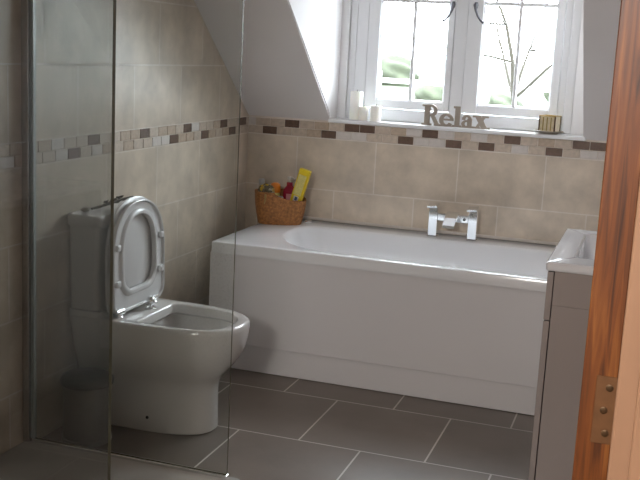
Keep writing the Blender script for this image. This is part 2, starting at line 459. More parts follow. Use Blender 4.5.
tag(obj('sealant_strip', bm, M['whiteplastic']), 'thin white sealing strip between the bath rim and the back wall tiles', 'strip')
bm = bmesh.new(); lathe(bm, [(.017, 0), (.019, .004), (.018, .010), (.010, .015), (.0, .016)], .372, -.100, TZ+.0005, 24)
tag(obj('chrome_plug', bm, M['chrome'], None, True), 'small chrome plug lying on the bath rim beside the wicker basket', 'plug')

# bath mixer
tap = thing('bath_mixer_tap', (1.080, -.105, TZ), 'square chrome two-pillar bath mixer tap on the back rim of the bathtub', 'tap')
for px in (.988, 1.172):
    bm = bmesh.new(); box(bm, px-.020, px+.020, -.125, -.088, TZ+.006, TZ+.122, .002)
    p = obj('pillar', bm, M['chrome'], tap)
    bm = bmesh.new(); box(bm, px-.024, px+.024, -.131, -.082, TZ+.0005, TZ+.0055, .0015); obj('pillar_base', bm, M['chrome'], p)
    bm = bmesh.new()
    box(bm, px-.0185, px+.0185, -.124, -.089, TZ+.1232, TZ+.137, .0015)
    t = bmesh.new(); box(t, -.024, .023, -.034, .028, 0, .009, .002)
    merge(bm, t, 0, Matrix.Translation((px-.004, -.105, TZ+.141)) @ Matrix.Rotation(.16, 4, 'X') @ Matrix.Rotation(-.1, 4, 'Y'))
    obj('lever', bm, M['chrome'], tap)
bm = bmesh.new(); box(bm, 1.0085, 1.1515, -.122, -.092, TZ+.078, TZ+.112, .003); obj('crossbar', bm, M['chrome'], tap)
bm = bmesh.new()
prof = [(-.094, TZ+.122), (-.130, TZ+.122), (-.172, TZ+.103), (-.212, TZ+.074), (-.213, TZ+.064), (-.207, TZ+.061), (-.168, TZ+.090), (-.128, TZ+.108), (-.094, TZ+.1125)]
rings(bm, [[(x, y, z) for y, z in prof] for x in (1.052, 1.106)]); obj('spout', bm, M['chrome'], tap)
bm = bmesh.new(); lathe(bm, [(.007, 0), (.007, .006), (.004, .008)], 1.134, -.122, TZ+.095, 16, tilt=Matrix.Rotation(PI/2, 4, 'X')); 
obj('diverter_button', bm, M['dark_metal'], tap, True)

# ------------------------------------------------------------------ toilet
TC = -1.440
toi = thing('toilet', (.30, TC, 0), 'white close-coupled toilet with raised lid and seat, against the left wall', 'toilet')
def dloop(xb, xf, hw, z, rb=.03, e=2.6, n=40, cy=TC):
    """back with small corners, front as a long superelliptic curve"""
    out = []; xm = xb+(xf-xb)*.45
    for k in range(n+1):
        a = -PI/2+PI*k/n; c, s = math.cos(a), math.sin(a)
        out.append((xm+(xf-xm)*abs(c)**(2/e), cy+hw*math.copysign(abs(s)**(2/e), s), z))
    for k in range(7):
        a = PI/2+PI/2*k/6; out.append((xb+rb+rb*math.cos(a), cy+hw-rb+rb*math.sin(a), z))
    for k in range(7):
        a = PI+PI/2*k/6; out.append((xb+rb+rb*math.cos(a), cy-hw+rb+rb*math.sin(a), z))
    return out
bm = bmesh.new()
RZ = .412; B0 = .004
LV = [(.000, .505, .122, .03), (.004, .510, .125, .03), (.06, .508, .125, .03), (.15, .506, .127, .03), (.185, .512, .131, .03), (.21, .528, .142, .04), (.24, .556, .158, .05),
      (.275, .582, .174, .05), (.315, .600, .184, .05), (.355, .609, .190, .05), (.39, .612, .192, .04), (.404, .611, .191, .04), (.410, .607, .187, .035), (RZ, .601, .182, .03)]
lo = [dloop(B0, xf, hw, z, rb) for z, xf, hw, rb in LV]
def bowl(xb, xf, hw, z, r=.03):     # flat back edge, long straight sides, round front
    out = []; xm = xb+(xf-xb)*.50; n = 40; cy = TC-.004
    for k in range(n+1):
        a = -PI/2+PI*k/n; c, q = math.cos(a), math.sin(a)
        out.append((xm+(xf-xm)*abs(c)**(2/2.3), cy+hw*math.copysign(abs(q)**(2/2.3), q), z))
    for k in range(7):
        a = PI/2+PI/2*k/6; out.append((xb+r+r*math.cos(a), cy+hw-r+r*math.sin(a), z))
    for k in range(7):
        a = PI+PI/2*k/6; out.append((xb+r+r*math.cos(a), cy-hw+r+r*math.sin(a), z))
    return out
for a in ((.250, .577, .152, RZ, .022), (.257, .571, .146, RZ-.003, .02), (.261, .568, .143, RZ-.010, .02), (.266, .566, .141, RZ-.032, .02), (.262, .572, .146, RZ-.036, .02), (.250, .580, .153, RZ-.042, .02),
          (.265, .570, .145, RZ-.075, .02), (.30, .535, .115, RZ-.12, .02), (.34, .49, .07, RZ-.16, .02), (.37, .46, .04, RZ-.19, .02)): lo.append(bowl(*a))
rings(bm, lo)
rings(bm, [rrect(B0, .138, TC-.183, TC+.183, .018, z) for z in (RZ-.02, .430)] + [rrect(B0+.002, .136, TC-.181, TC+.181, .017, .433)])
pan = obj('pan', bm, M['ceramic'], toi, True)
bm = bmesh.new(); rings(bm, [bowl(.325, .505, .085, RZ-.148), bowl(.325, .505, .085, RZ-.145)]); obj('water', bm, M['water'], toi)
bm = bmesh.new(); lathe(bm, [(.006, 0), (.006, .002)], .300, TC-.1268, .055, 16, tilt=Matrix.Rotation(PI/2, 4, 'X'))
obj('screw_cover', bm, M['black'], toi, True, label='small dark screw hole low on the side of the pan')
bm = bmesh.new()
rings(bm, [rrect(.006, .118, TC-.176, TC+.176, .022, .4345), rrect(.005, .122, TC-.180, TC+.180, .022, .47), rrect(.005, .126, TC-.184, TC+.184, .022, .60), rrect(.005, .128, TC-.186, TC+.186, .022, .735)])
obj('cistern', bm, M['ceramic'], toi, True)
bm = bmesh.new()
rings(bm, [rrect(.003, .136, TC-.192, TC+.192, .02, .7365), rrect(.002, .140, TC-.196, TC+.196, .02, .742), rrect(.002, .140, TC-.196, TC+.196, .02, .772), rrect(.006, .136, TC-.192, TC+.192, .02, .778), rrect(.02, .12, TC-.17, TC+.17, .02, .779)])
obj('cistern_lid', bm, M['ceramic'], toi, True)

# seat ring and lid, raised and leaning against the cistern; built flat (u up, w across, t thickness) then stood up
def sloop(u0, u1, hw, t, n=40, r=.05, taper=.0, e=2.25):
    out = []; um = u0+(u1-u0)*.50
    for k in range(n+1):
        a = PI/2-PI*k/n*1.0; c, s = math.cos(a), math.sin(a)
        out.append((um+(u1-um)*abs(c)**(2/e), hw*math.copysign(abs(s)**(2/e), s), t))
    for k in range(9):
        a = -PI/2-PI/2*k/8; out.append((u0+r+r*math.cos(a), (-hw+r+r*math.sin(a))*(1-taper), t))
    for k in range(9):
        a = PI-PI/2*k/8; out.append((u0+r+r*math.cos(a), (hw-r+r*math.sin(a))*(1-taper), t))
    return out
HX, HZ, LEAN = .176, .428, math.radians(-1.2)
def stand(base_x):
    # u -> mostly z, w -> y, t -> +x
    u = Vector((math.sin(LEAN), 0, math.cos(LEAN))); t = Vector((math.cos(LEAN), 0, -math.sin(LEAN))); w = Vector((0, 1, 0))
    m = Matrix((u, w, t)).transposed().to_4x4(); m.translation = Vector((base_x, TC, HZ)); return m
S = 0.0
bm = bmesh.new(); t = bmesh.new()
rings(t, [sloop(.002, .392, .190, 0), sloop(-.004, .400, .196, .004), sloop(-.004, .400, .196, .010), sloop(.001, .395, .191, .0135)])
merge(bm, t, 0, stand(HX-.014)); obj('lid', bm, M['seat'], toi, True)
bm = bmesh.new(); t = bmesh.new()
O = lambda d, tt: sloop(-.001+d, .390-d, .190-d, tt, r=.045)
I = lambda d, tt: sloop(.072-d, .338+d, .116+d, tt, r=.07, e=2.2)
rings(t, [I(0, 0), O(.004, 0), O(0, .004), O(0, .016), O(.003, .018), O(.006, .017), O(.009, .009), I(.022, .009), I(.018, .015), I(.010, .019), I(.003, .018), I(0, .014), I(0, 0)], False, False)
merge(bm, t, 0, stand(HX+.004))
seat = obj('seat', bm, M['seat'], toi, True)
for u, w in ((.240, -.163), (.240, .160), (.110, -.163), (.110, .160)):
    bm = bmesh.new(); t = bmesh.new(); box(t, u-.012, u+.012, w-.014, w+.014, 0, .016, .006, 3); merge(bm, t, 0, stand(HX+.0135))
    obj('bumper', bm, M['seat'], seat, True)
for w in (-.140, .115):
    bm = bmesh.new()
    lathe(bm, [(.016, 0), (.016, .004), (.011, .008), (.010, .014)], HX+.012, TC+w, RZ+.0005, 20)
    tube(bm, [(HX+.012, TC+w-.024, RZ+.020), (HX+.012, TC+w+.024, RZ+.020)], .012, 16)
    obj('hinge', bm, M['chrome'], toi, True)
bm = bmesh.new()
lathe(bm, [(.021, 0), (.022, .003), (.018, .006), (.008, .008), (.007, .012)]+[(.0175*math.sin(PI*(k+2)/12), .030-.0175*math.cos(PI*(k+2)/12)) for k in range(10)], .222, TC+.030, RZ+.0005, 24)
tag(obj('chrome_ball', bm, M['chrome'], None, True), 'round chrome ball on a small base, standing on the toilet rim between the seat hinges', 'ball')

# things on the cistern
tw = thing('dried_twig', (.06, TC+.02, .7795), 'small dark dried twig with curled leaves lying on the cistern lid', 'twig')
bm = bmesh.new(); tube(bm, [(.05, TC-.10, .786), (.055, TC-.05, .788), (.06, TC, .793), (.07, TC+.06, .800), (.085, TC+.13, .806)], [.004, .005, .006, .005, .003], 8)
obj('stem', bm, M['twig'], tw, True)
rnd = random.Random(5)
for k in range(9):
    bm = bmesh.new(); yy = TC-.03+k*.018; c = Vector((.058+rnd.uniform(-.014, .02), yy, .796+rnd.uniform(-.002, .010)))
    a = rnd.uniform(0, 6.28); d = Vector((math.cos(a), math.sin(a), .35))*.016; w = Vector((-math.sin(a), math.cos(a), .3))*.007
    pts = [c-d, c-d*.3+w, c+d*.5+w*.8, c+d, c+d*.5-w*.8, c-d*.3-w]
    rings(bm, [[p+Vector((0, 0, -.001)) for p in pts], [p+Vector((0, 0, .0015)) for p in pts]]); obj('leaf', bm, M['twig'], tw)
bm = bmesh.new(); t = bmesh.new(); bmesh.ops.create_icosphere(t, subdivisions=3, radius=1)
merge(bm, t, 0, Matrix.Translation((.045, TC-.135, .787)) @ Matrix.Diagonal((.016, .018, .0075, 1)))
tag(obj('pebble', bm, M['saucer'], None, True), 'small grey pebble on the cistern lid, left of the dried twig', 'pebble')

# pedal bin
BX, BY = .145, -1.718
bn = thing('pedal_bin', (BX, BY, 0), 'small brushed steel pedal bin with dark lid, on the floor behind the shower glass', 'bin')
bm = bmesh.new(); lathe(bm, [(.082, .001), (.086, .004), (.086, .018), (.082, .020), (.082, .205), (.084, .207)], BX, BY, 0, 40); body = obj('body', bm, M['steel'], bn, True)
bm = bmesh.new(); lathe(bm, [(.0885, 0), (.0885, .014), (.085, .018)], BX, BY, .002, 40, cap1=True); 
bm.free()
bm = bmesh.new(); lathe(bm, [(.088, .2075), (.091, .210), (.091, .226), (.086, .234), (.066, .243), (.036, .249), (.006, .251)], BX, BY, 0, 40); lid = obj('lid', bm, M['dark_metal'], bn, True)
bm = bmesh.new(); box(bm, BX+.01, BX+.045, BY-.118, BY-.083, .006, .014, .003); obj('pedal', bm, M['black'], bn)

# ------------------------------------------------------------------ shower
YG = -1.872
bm = bmesh.new()
TR = dict(x0=.002, x1=.790, y0=-3.20, y1=-1.852)
rings(bm, [rrect(TR['x0'], TR['x1'], TR['y0'], TR['y1'], .012, 0.0005), rrect(TR['x0'], TR['x1'], TR['y0'], TR['y1'], .012, .026), rrect(TR['x0']+.004, TR['x1']-.004, TR['y0']+.004, TR['y1']-.004, .010, .030),
           rrect(TR['x0']+.06, TR['x1']-.06, TR['y0']+.06, TR['y1']-.045, .02, .030), rrect(TR['x0']+.07, TR['x1']-.07, TR['y0']+.07, TR['y1']-.055, .03, .024), rrect(.3, .5, -2.4, -2.2, .03, .019)])
tag(obj('shower_tray', bm, M['tray'], None, True), 'low stone-grey shower tray at the bottom left, under the glass panels', 'shower tray')
# fixed panel facing the toilet
sc = thing('shower_screen', (.38, YG, .0305), 'clear fixed shower glass panel in front of the toilet, in a chrome wall channel', 'shower screen')
def pane(bm, x0, x1, y0, y1, z0, z1, big):
    box(bm, x0, x1, y0, y1, z0, z1)
    for f in bm.faces:
        c = f.normal
        f.normal_update(); n = f.normal
        f.material_index = 0 if abs(n[big]) > .5 else 1
    return bm
bm = pane(bmesh.new(), .030, .748, YG-.004, YG+.004, .0425, 1.98, 1)
obj('glass', bm, [M['glass_back'], M['glass_edge']], sc)
bm = bmesh.new(); box(bm, .0015, .0285, YG-.018, YG+.016, .0305, 1.99, .002)
obj('wall_channel', bm, M['chrome_dull'], sc)
bm = bmesh.new(); box(bm, .029, .0325, YG-.009, YG+.009, .0425, 1.99, .001); box(bm, .0365, .040, YG-.009, YG+.009, .0425, 1.99, .001); obj('channel_seal', bm, M['seal'], sc)
bm = bmesh.new(); box(bm, .029, .75, YG-.010, YG+.010, .0305, .0420, .002); obj('bottom_rail', bm, M['chrome'], sc)
# side panel nearer the door
XS = .742
s2 = thing('shower_side_panel', (XS, -2.87, .0305), 'tinted shower glass side panel cutting the left edge of the view', 'shower screen')
bm = pane(bmesh.new(), XS-.004, XS+.004, -3.185, -2.594, .0425, 1.98, 0)
obj('glass', bm, [M['glass_side'], M['glass_edge']], s2)
bm = bmesh.new(); box(bm, XS-.010, XS+.010, -3.1855, -2.600, .0305, .0420, .002); obj('bottom_rail', bm, M['chrome'], s2)

# ------------------------------------------------------------------ vanity unit with basin
VX, VY0, VY1, VT = 1.662, -1.728, -1.092, .815
va = thing('vanity_unit', (1.88, (VY0+VY1)/2, 0), 'taupe bathroom cabinet with a drawer and doors, right of the bathtub', 'vanity unit')
bm = bmesh.new(); box(bm, VX+.026, WX-.001, VY0+.004, VY1-.004, .06, VT-.130, .001, 1); 
for q in ((VX+.026, WX-.001, VY0+.004, VY0+.022), (VX+.026, WX-.001, VY1-.022, VY1-.004), (VX+.026, VX+.044, VY0+.022, VY1-.022)): box(bm, *q, VT-.1295, VT-.027, .001, 1)
obj('cabinet_body', bm, M['taupe'], va)
bm = bmesh.new(); box(bm, VX+.05, WX-.001, VY0+.02, VY1-.02, .001, .0595, .001, 1); obj('plinth', bm, M['taupe'], va)
bm = bmesh.new(); box(bm, VX+.006, VX+.0235, VY0+.003, VY1-.003, .640, VT-.031, .0015); obj('drawer_front', bm, M['taupe'], va)
for a, b in ((VY0+.003, (VY0+VY1)/2-.0015), ((VY0+VY1)/2+.0015, VY1-.003)):
    bm = bmesh.new(); box(bm, VX+.006, VX+.0235, a, b, .066, .636, .0015); d = obj('door', bm, M['taupe'], va)
    hy = (VY0+VY1)/2 + (-.03 if a < (VY0+VY1)/2-.1 else .03)
bsn = thing('basin_top', (1.88, (VY0+VY1)/2, VT-.026), 'white ceramic basin top lying on the taupe bathroom cabinet', 'basin')
bm = bmesh.new(); X1 = WX-.0015
by0, by1, bx0, bx1 = VY0+.100, VY1-.070, VX+.068, WX-.09
rings(bm, [rrect(VX+.003, X1, VY0-.004, VY1+.004, .006, VT-.0265), rrect(VX, X1, VY0-.007, VY1+.007, .007, VT-.022), rrect(VX, X1, VY0-.007, VY1+.007, .007, VT-.004), rrect(VX+.004, X1, VY0-.003, VY1+.003, .006, VT),
           rrect(bx0, bx1, by0, by1, .022, VT), rrect(bx0+.004, bx1-.004, by0+.004, by1-.004, .02, VT-.004),
           rrect(bx0+.008, bx1-.006, by0+.010, by1-.012, .03, VT-.09), rrect(bx0+.04, bx1-.03, by0+.05, by1-.05, .03, VT-.125)], False, True)
obj('basin', bm, M['taupe_top'], bsn, True)
bm = bmesh.new(); lathe(bm, [(.022, 0), (.022, .004), (.012, .006)], (bx0+bx1)/2, (by0+by1)/2, VT-.1245, 20); obj('waste', bm, M['chrome'], bsn, True)

# ------------------------------------------------------------------ basket and its toiletries
BKX, BKY, BKZ = .256, -.185, TZ+.0008
def bk_h(a):      # rim height by direction: taller on the left
    return .148-.036*max(0, math.cos(a))**.6 if math.cos(a) > 0 else .148
bk = thing('wicker_basket', (BKX, BKY, BKZ), 'brown wicker basket holding toiletries on the far left corner of the bathtub rim', 'basket')
def bk_pt(a, s, h, wob=0):
    # rounded rectangular plan turned so that one corner faces the door
    e = 3.2; th = math.radians(24); c, q = math.cos(a-th), math.sin(a-th)
    r = 1/((abs(c)/.122)**e+(abs(q)/.082)**e)**(1/e)
    r = r*s+wob
    return (BKX+r*math.cos(a), BKY+r*math.sin(a), BKZ+h)
N, R_ = 96, 26
lo = []
for j in range(R_+1):
    f = j/R_; s = .84+.16*math.sin(f*PI/2)
    lo.append([bk_pt(2*PI*i/N, s, f*bk_h(2*PI*i/N), .0016*math.cos(PI*i/2+PI*(j % 2))) for i in range(N)])
for j in range(R_, 3, -1):
    f = j/R_; s = .84+.16*math.sin(f*PI/2)
    lo.append([bk_pt(2*PI*i/N, s, f*bk_h(2*PI*i/N), -.006) for i in range(N)])
bm = bmesh.new(); rings(bm, lo); obj('woven_body', bm, M['basket'], bk, True)
bm = bmesh.new()
for ph in (0, PI):
    pts = [Vector(bk_pt(2*PI*i/N, 1, bk_h(2*PI*i/N)+.001+.0025*math.sin(i*1.2+ph), -.003+.0025*math.cos(i*1.2+ph))) for i in range(N)]
    n = 6; lp = []
    for i, p in enumerate(pts):
        d = (pts[(i+1) % N]-pts[i-1]).normalized(); u = Vector((0, 0, 1)); s = d.cross(u).normalized()
        lp.append([p+(u*math.cos(2*PI*k/n)+s*math.sin(2*PI*k/n))*.0035 for k in range(n)])
    lp.append(lp[0]); rings(bm, lp, False, False)
obj('braided_rim', bm, M['basket'], bk, True)

def TM(x, y, z, rx=0, ry=0, rz=0): return Matrix.Translation((x, y, z)) @ Matrix.Rotation(rz, 4, 'Z') @ Matrix.Rotation(rx, 4, 'X') @ Matrix.Rotation(ry, 4, 'Y')
def part(name, build, m, parent, mx, sm=True, **k):
    t = bmesh.new(); build(t); bm = bmesh.new(); merge(bm, t, 0, mx); return obj(name, bm, m, parent, sm, **k)
# yellow carton leaning out of the basket
Z0 = BKZ+.030
mx = TM(.314, -.178, Z0+.012, rx=.03, ry=.28)
yc = thing('yellow_carton', (.318, -.205, Z0), 'tall slim yellow carton leaning to the right in the wicker basket', 'carton')
part('carton', lambda t: box(t, -.027, .027, -.014, .014, 0, .232, .002), M['yellow'], yc, mx, False)
part('front_print', lambda t: box(t, -.021, .018, -.0155, -.0142, .105, .205, .0003, 1), M['pale_yellow'], yc, mx, False, label='pale printed panel')
part('badge', lambda t: (box(t, -.013, .012, -.0162, -.0156, .066, .100, .0003, 1)), M['whiteplastic'], yc, mx, False, label='small white badge')
part('badge_print', lambda t: (box(t, -.006, .006, -.0170, -.0163, .078, .096, .0003, 1)), M['blue'], yc, mx, False, label='blue mark on the badge')
# red pump bottle
mx = TM(.285, -.134, Z0, ry=-.02)
rb = thing('pump_bottle', (.272, -.165, Z0), 'crimson pump bottle with white pump head, beside the yellow carton in the basket', 'bottle')
part('body', lambda t: rings(t, [rrect(-.030*s, .030*s, -.020*s, .020*s, .012*s, z) for s, z in ((.9, 0), (1, .006), (1, .115), (.9, .128), (.62, .140), (.45, .146))]), M['red'], rb, mx)
part('label_patch', lambda t: box(t, -.010, .026, -.0212, -.0202, .062, .108, .0004, 1), M['pinklabel'], rb, mx, False)
part('collar', lambda t: lathe(t, [(.015, .1465), (.015, .160), (.012, .163)], 0, 0, 0, 20), M['red'], rb, mx)
pm = part('pump', lambda t: lathe(t, [(.005, .1635), (.005, .174), (.012, .176), (.012, .188), (.009, .190)], 0, 0, 0, 20), M['whiteplastic'], rb, mx)
part('nozzle', lambda t: tube(t, [(.008, -.004, .184), (.020, -.012, .185), (.030, -.018, .181)], [.0045, .004, .0035], 10), M['whiteplastic'], pm, mx)
# orange bottle
mx = TM(.212, -.160, Z0, ry=.05)
ob = thing('orange_bottle', (.212, -.160, Z0), 'short bottle with a rounded orange cap in the middle of the wicker basket', 'bottle')
part('body', lambda t: lathe(t, [(.022, 0), (.024, .004), (.024, .104), (.020, .112)], 0, 0, 0, 24), M['pale_yellow'], ob, mx)
part('cap', lambda t: lathe(t, [(.024, .1125), (.025, .116), (.025, .142), (.021, .152), (.012, .157), (.002, .158)], 0, 0, 0, 24), M['orange'], ob, mx)
# grey-capped bottle, leaning left
mx = TM(.174, -.174, Z0+.012, ry=-.14, rx=.0)
gb = thing('grey_capped_bottle', (.174, -.174, Z0), 'slim green-grey bottle with a pale grey cap, leaning at the left end of the basket', 'bottle')
part('body', lambda t: lathe(t, [(.015, 0), (.017, .004), (.017, .118), (.012, .126)], 0, 0, 0, 20), M['greenpack'], gb, mx)
part('cap', lambda t: lathe(t, [(.0135, .1265), (.0145, .130), (.0145, .158), (.012, .162)], 0, 0, 0, 20), M['greycap'], gb, mx)
# crumpled wrapper spilling over the rim
def crumple(t):
    bmesh.ops.create_icosphere(t, subdivisions=4, radius=1)
    r = random.Random(11); dirs = [(Vector((r.uniform(-1, 1), r.uniform(-1, 1), r.uniform(-1, 1))).normalized(), r.uniform(5, 11), r.uniform(0, 6)) for _ in range(12)]
    for v in t.verts:
        n = v.co.normalized(); s = sum(abs(math.sin(n.dot(d)*f+p)) for d, f, p in dirs)/12
        v.co = n*(.72+.55*s)
g = NT('patterned_wrapper')
vo = g.n('ShaderNodeTexVoronoi'); vo.inputs['Scale'].default_value = 75; tc = g.n('ShaderNodeTexCoord'); g.l(tc.outputs['Object'], vo.inputs['Vector'])
rp = g.n('ShaderNodeValToRGB'); rp.color_ramp.interpolation = 'CONSTANT'
for i, (pos, c) in enumerate(((0, (96, 88, 66)), (.3, (186, 160, 84)), (.5, (214, 180, 40)), (.66, (118, 112, 92)), (.82, (176, 170, 150)))):
    e = rp.color_ramp.elements[0] if i == 0 else rp.color_ramp.elements.new(pos)
    e.position = pos; e.color = srgb(*c)
sp = g.n('ShaderNodeSeparateColor'); g.l(vo.outputs['Color'], sp.inputs[0]); g.l(sp.outputs[0], rp.inputs[0])
p = g.n('ShaderNodeBsdfPrincipled'); p.inputs['Roughness'].default_value = .3; g.l(rp.outputs[0], p.inputs['Base Color']); g.l(p.outputs[0], g.out.inputs[0])
t = bmesh.new(); crumple(t); bm = bmesh.new(); merge(bm, t, 0, TM(.192, -.210, BKZ+.154) @ Matrix.Diagonal((.038, .020, .028, 1)))
cw = obj('crumpled_wrapper', bm, g.m); tag(cw, 'crumpled yellow and grey patterned wrapper at the left end of the basket', 'wrapper')
t = bmesh.new(); bm = bmesh.new()
tube(t, [(.212, -.268, BKZ+.150), (.220, -.290, BKZ+.140), (.222, -.296, BKZ+.120), (.218, -.297, BKZ+.100)], [.004, .005, .004, .002], 8)
merge(bm, t, 0, Matrix.Identity(4)); obj('ribbon', bm, M['gold'], cw, True)
mx = TM(.262, -.214, Z0+.02)
wj = thing('small_tub', (.258, -.232, Z0+.02), 'small pale green pot low in front of the pump bottle in the basket', 'pot')
part('pot', lambda t: lathe(t, [(.016, 0), (.018, .003), (.018, .062), (.017, .064)], 0, 0, 0, 20), M['greenpack'], wj, mx)
part('pot_lid', lambda t: lathe(t, [(.0185, .0645), (.0185, .078), (.016, .081)], 0, 0, 0, 20), M['greycap'], wj, mx)

# ------------------------------------------------------------------ window board: candles, word, tealight
SZ = 1.0623
def candle(x, y, r, h, label):
    c = thing('pillar_candle', (x, y, SZ), label, 'candle', 'ivory candles at the left end of the window board')
    bm = bmesh.new(); lathe(bm, [(r-.002, 0), (r, .002), (r, h-.004), (r-.003, h), (r-.008, h-.003), (.004, h-.005)], x, y, SZ, 28); obj('wax', bm, M['candle'], c, True)
    bm = bmesh.new(); tube(bm, [(x, y, SZ+h-.005), (x+.001, y, SZ+h+.003), (x+.003, y, SZ+h+.008)], .0012, 6); obj('wick', bm, M['wick'], c)
candle(.542, .034, .031, .135, 'tallest ivory pillar candle at the far left of the window board')
candle(.587, .008, .0235, .066, 'short ivory candle just right of the tall one, the middle of three')
candle(.646, .016, .027, .074, 'short ivory candle nearest the window centre, rightmost of three')

def word():
    bm = bmesh.new(); y0, y1 = 0, .018
    H = .094; X = .058; cnt = [0]
    def P(pts):
        e = .00004*cnt[0]; cnt[0] += 1      # parts overlap; a hair of depth keeps their faces apart
        prism(bm, pts, y0+e, y1-e)
    def rect(a, b, c, d): P([(a, c), (b, c), (b, d), (a, d)])
    def arc(cx, cz, rx, rz, a0, a1, tx, tz, n=22):
        o = []; i = []
        for k in range(n+1):
            a = math.radians(a0+(a1-a0)*k/n); o.append((cx+rx*math.cos(a), cz+rz*math.sin(a))); i.append((cx+(rx-tx)*math.cos(a), cz+(rz-tz)*math.sin(a)))
        for k in range(n): 
            P([o[k], o[k+1], i[k+1], i[k]])
    def par(xa, xb, z0, z1, w): P([(xa, z0), (xa+w, z0), (xb+w, z1), (xb, z1)])
    # R
    rect(.012, .037, 0, H); rect(0, .048, 0, .009); rect(0, .050, H-.009, H)
    arc(.046, H-.0265, .028, .0265, -90, 90, .018, .011); rect(.030, .048, H-.0095, H); rect(.030, .048, H-.053, H-.0435)
    par(.068, .040, .0, H-.048, .020); rect(.066, .094, 0, .008)
    # e
    cx = .120; arc(cx, X/2, .035, X/2+.001, 40, 325, .020, .0105); arc(cx, X/2, .035, X/2+.001, -2, 42, .017, .0105); rect(cx-.022, cx+.033, X*.46, X*.46+.009)
    # l
    rect(.160, .184, 0, H); rect(.150, .192, 0, .009); rect(.152, .175, H-.009, H)
    # a
    rect(.221, .243, .002, X*.72); arc(.218, X-.0215, .024, .0215, 0, 165, .016, .009)
    arc(.216, .0175, .023, .0175, 0, 360, .015, .0085); rect(.236, .256, 0, .009); rect(.195, .210, X*.60, X*.60+.012)
    # x
    par(.290, .254, 0, X, .030); par(.257, .294, 0, X, .017)
    rect(.250, .284, 0, .008); rect(.286, .330, 0, .008); rect(.246, .282, X-.008, X); rect(.290, .322, X-.008, X)
    # base strip where the letters run together
    rect(.060, .250, 0, .006)
    return bm
bm = word(); bmesh.ops.transform(bm, matrix=Matrix.Translation((.872, .012, SZ)) @ Matrix.Diagonal((.975, 1, 1.02, 1)), verts=bm.verts)
tag(obj('relax_sign', bm, M['relax']), 'grey-brown wooden word Relax standing on the window board', 'sign')

sa = thing('saucer', (1.462, .022, SZ), 'small round grey-beige saucer under the tealight holder, right end of the window board', 'saucer')
bm = bmesh.new(); lathe(bm, [(.036, 0), (.040, .003), (.062, .012), (.066, .014), (.064, .0150), (.050, .0096), (.01, .009)], 1.462, .022, SZ, 36); obj('dish', bm, M['saucer'], sa, True)
hz = SZ+.0098
th = thing('tealight_holder', (1.462, .022, hz), 'square pearly tealight holder with brown and gold edges on the saucer', 'candle holder')
bm = bmesh.new(); a = .036; w = .004; H = .070
t = bmesh.new()
for q in ((-a, a, -a, -a+w), (-a, a, a-w, a), (-a, -a+w, -a+w, a-w), (a-w, a, -a+w, a-w)): box(t, q[0], q[1], q[2], q[3], .004, H-.002, .0008, 1)
box(t, -a, a, -a, a, 0, .0035, .0008, 1)
RZT = Matrix.Translation((1.462, .022, hz)) @ Matrix.Rotation(-.24, 4, 'Z'); merge(bm, t, 0, RZT); obj('glass_cube', bm, M['amber'], th)
for sx, sy in ((-1, -1), (1, -1), (1, 1), (-1, 1)):
    t = bmesh.new(); box(t, sx*a-.003, sx*a+.003, sy*a-.003, sy*a+.003, .002, H, .001, 1); bm = bmesh.new(); merge(bm, t, 0, RZT); obj('corner_strip', bm, M['bronze'], th)
t = bmesh.new()
for q in ((-a-.003, a+.003, -a-.003, -a+.001), (-a-.003, a+.003, a-.001, a+.003), (-a-.003, -a+.001, -a, a), (a-.001, a+.003, -a, a)): box(t, q[0], q[1], q[2], q[3], H-.0015, H+.0035, .0008, 1)
bm = bmesh.new(); merge(bm, t, 0, RZT); obj('rim', bm, M['gold'], th)
t = bmesh.new()
for k in (-.018, 0, .018):
    box(t, k-.0025, k+.0025, -a-.0018, -a-.0003, .006, H-.004, .0004, 1)
bm = bmesh.new(); merge(bm, t, 0, RZT); obj('gold_stripe', bm, M['gold'], th)

# ------------------------------------------------------------------ door and its frame
dr = thing('door_1', (1.89, YF+.005, .01), kind='structure')
bm = bmesh.new(); box(bm, 1.8725, 1.9115, YF+.004, YF+.764, .010, 1.985, .0012, 1); obj('door_leaf', bm, M['wood'], dr)
for zc in (.992, 1.75, .22):
    bm = bmesh.new(); box(bm, 1.8885, 1.9115, YF+.0022, YF+.0036, zc-.040, zc+.040, .0005, 1); h = obj('hinge_leaf', bm, M['brass'], dr)
    bm = bmesh.new(); tube(bm, [(1.9150, YF+.000, zc-.040), (1.9150, YF+.000, zc+.040)], .0035, 12); obj('hinge_knuckle', bm, M['brass'], h, True)
    for k in (-.027, 0, .027):
        bm = bmesh.new(); lathe(bm, [(.0042, 0), (.0042, .0008), (.003, .0012)], 1.9035-.004*(k == 0), YF+.0021, zc+k, 16, tilt=Matrix.Rotation(PI/2, 4, 'X')); obj('screw', bm, M['screw'], h, True)
# front wall around the doorway (the camera stands in the hall)
bm = bmesh.new(); box(bm, -.15, .90, YF-.12, YF, -.1, ZC); box(bm, 1.955, WX+.9, YF-.12, YF, -.1, ZC); box(bm, .90, 1.955, YF-.12, YF, 2.03, ZC)
obj('wall_front', bm, M['hallwall'], kind='structure')
bm = bmesh.new()
box(bm, 1.9175, 1.954, YF-.120, YF-.001, 0.001, 2.03, .002); box(bm, .901, .933, YF-.120, YF-.001, 0.001, 2.03, .002); box(bm, .933, 1.922, YF-.120, YF-.001, 1.998, 2.03, .002)
obj('trim_3', bm, M['pine'], kind='structure')           # door lining
bm = bmesh.new()
for s in (0, 1):
    fx = (lambda x: x) if not s else (lambda x: 2.855-x)
    a, b = sorted((fx(1.9125), fx(1.995)))
    box(bm, a, b, YF-.138, YF-.1205, .001, 2.095, .003); a, b = sorted((fx(1.932), fx(1.985))); box(bm, a, b, YF-.145, YF-.138, .001, 2.08, .003)
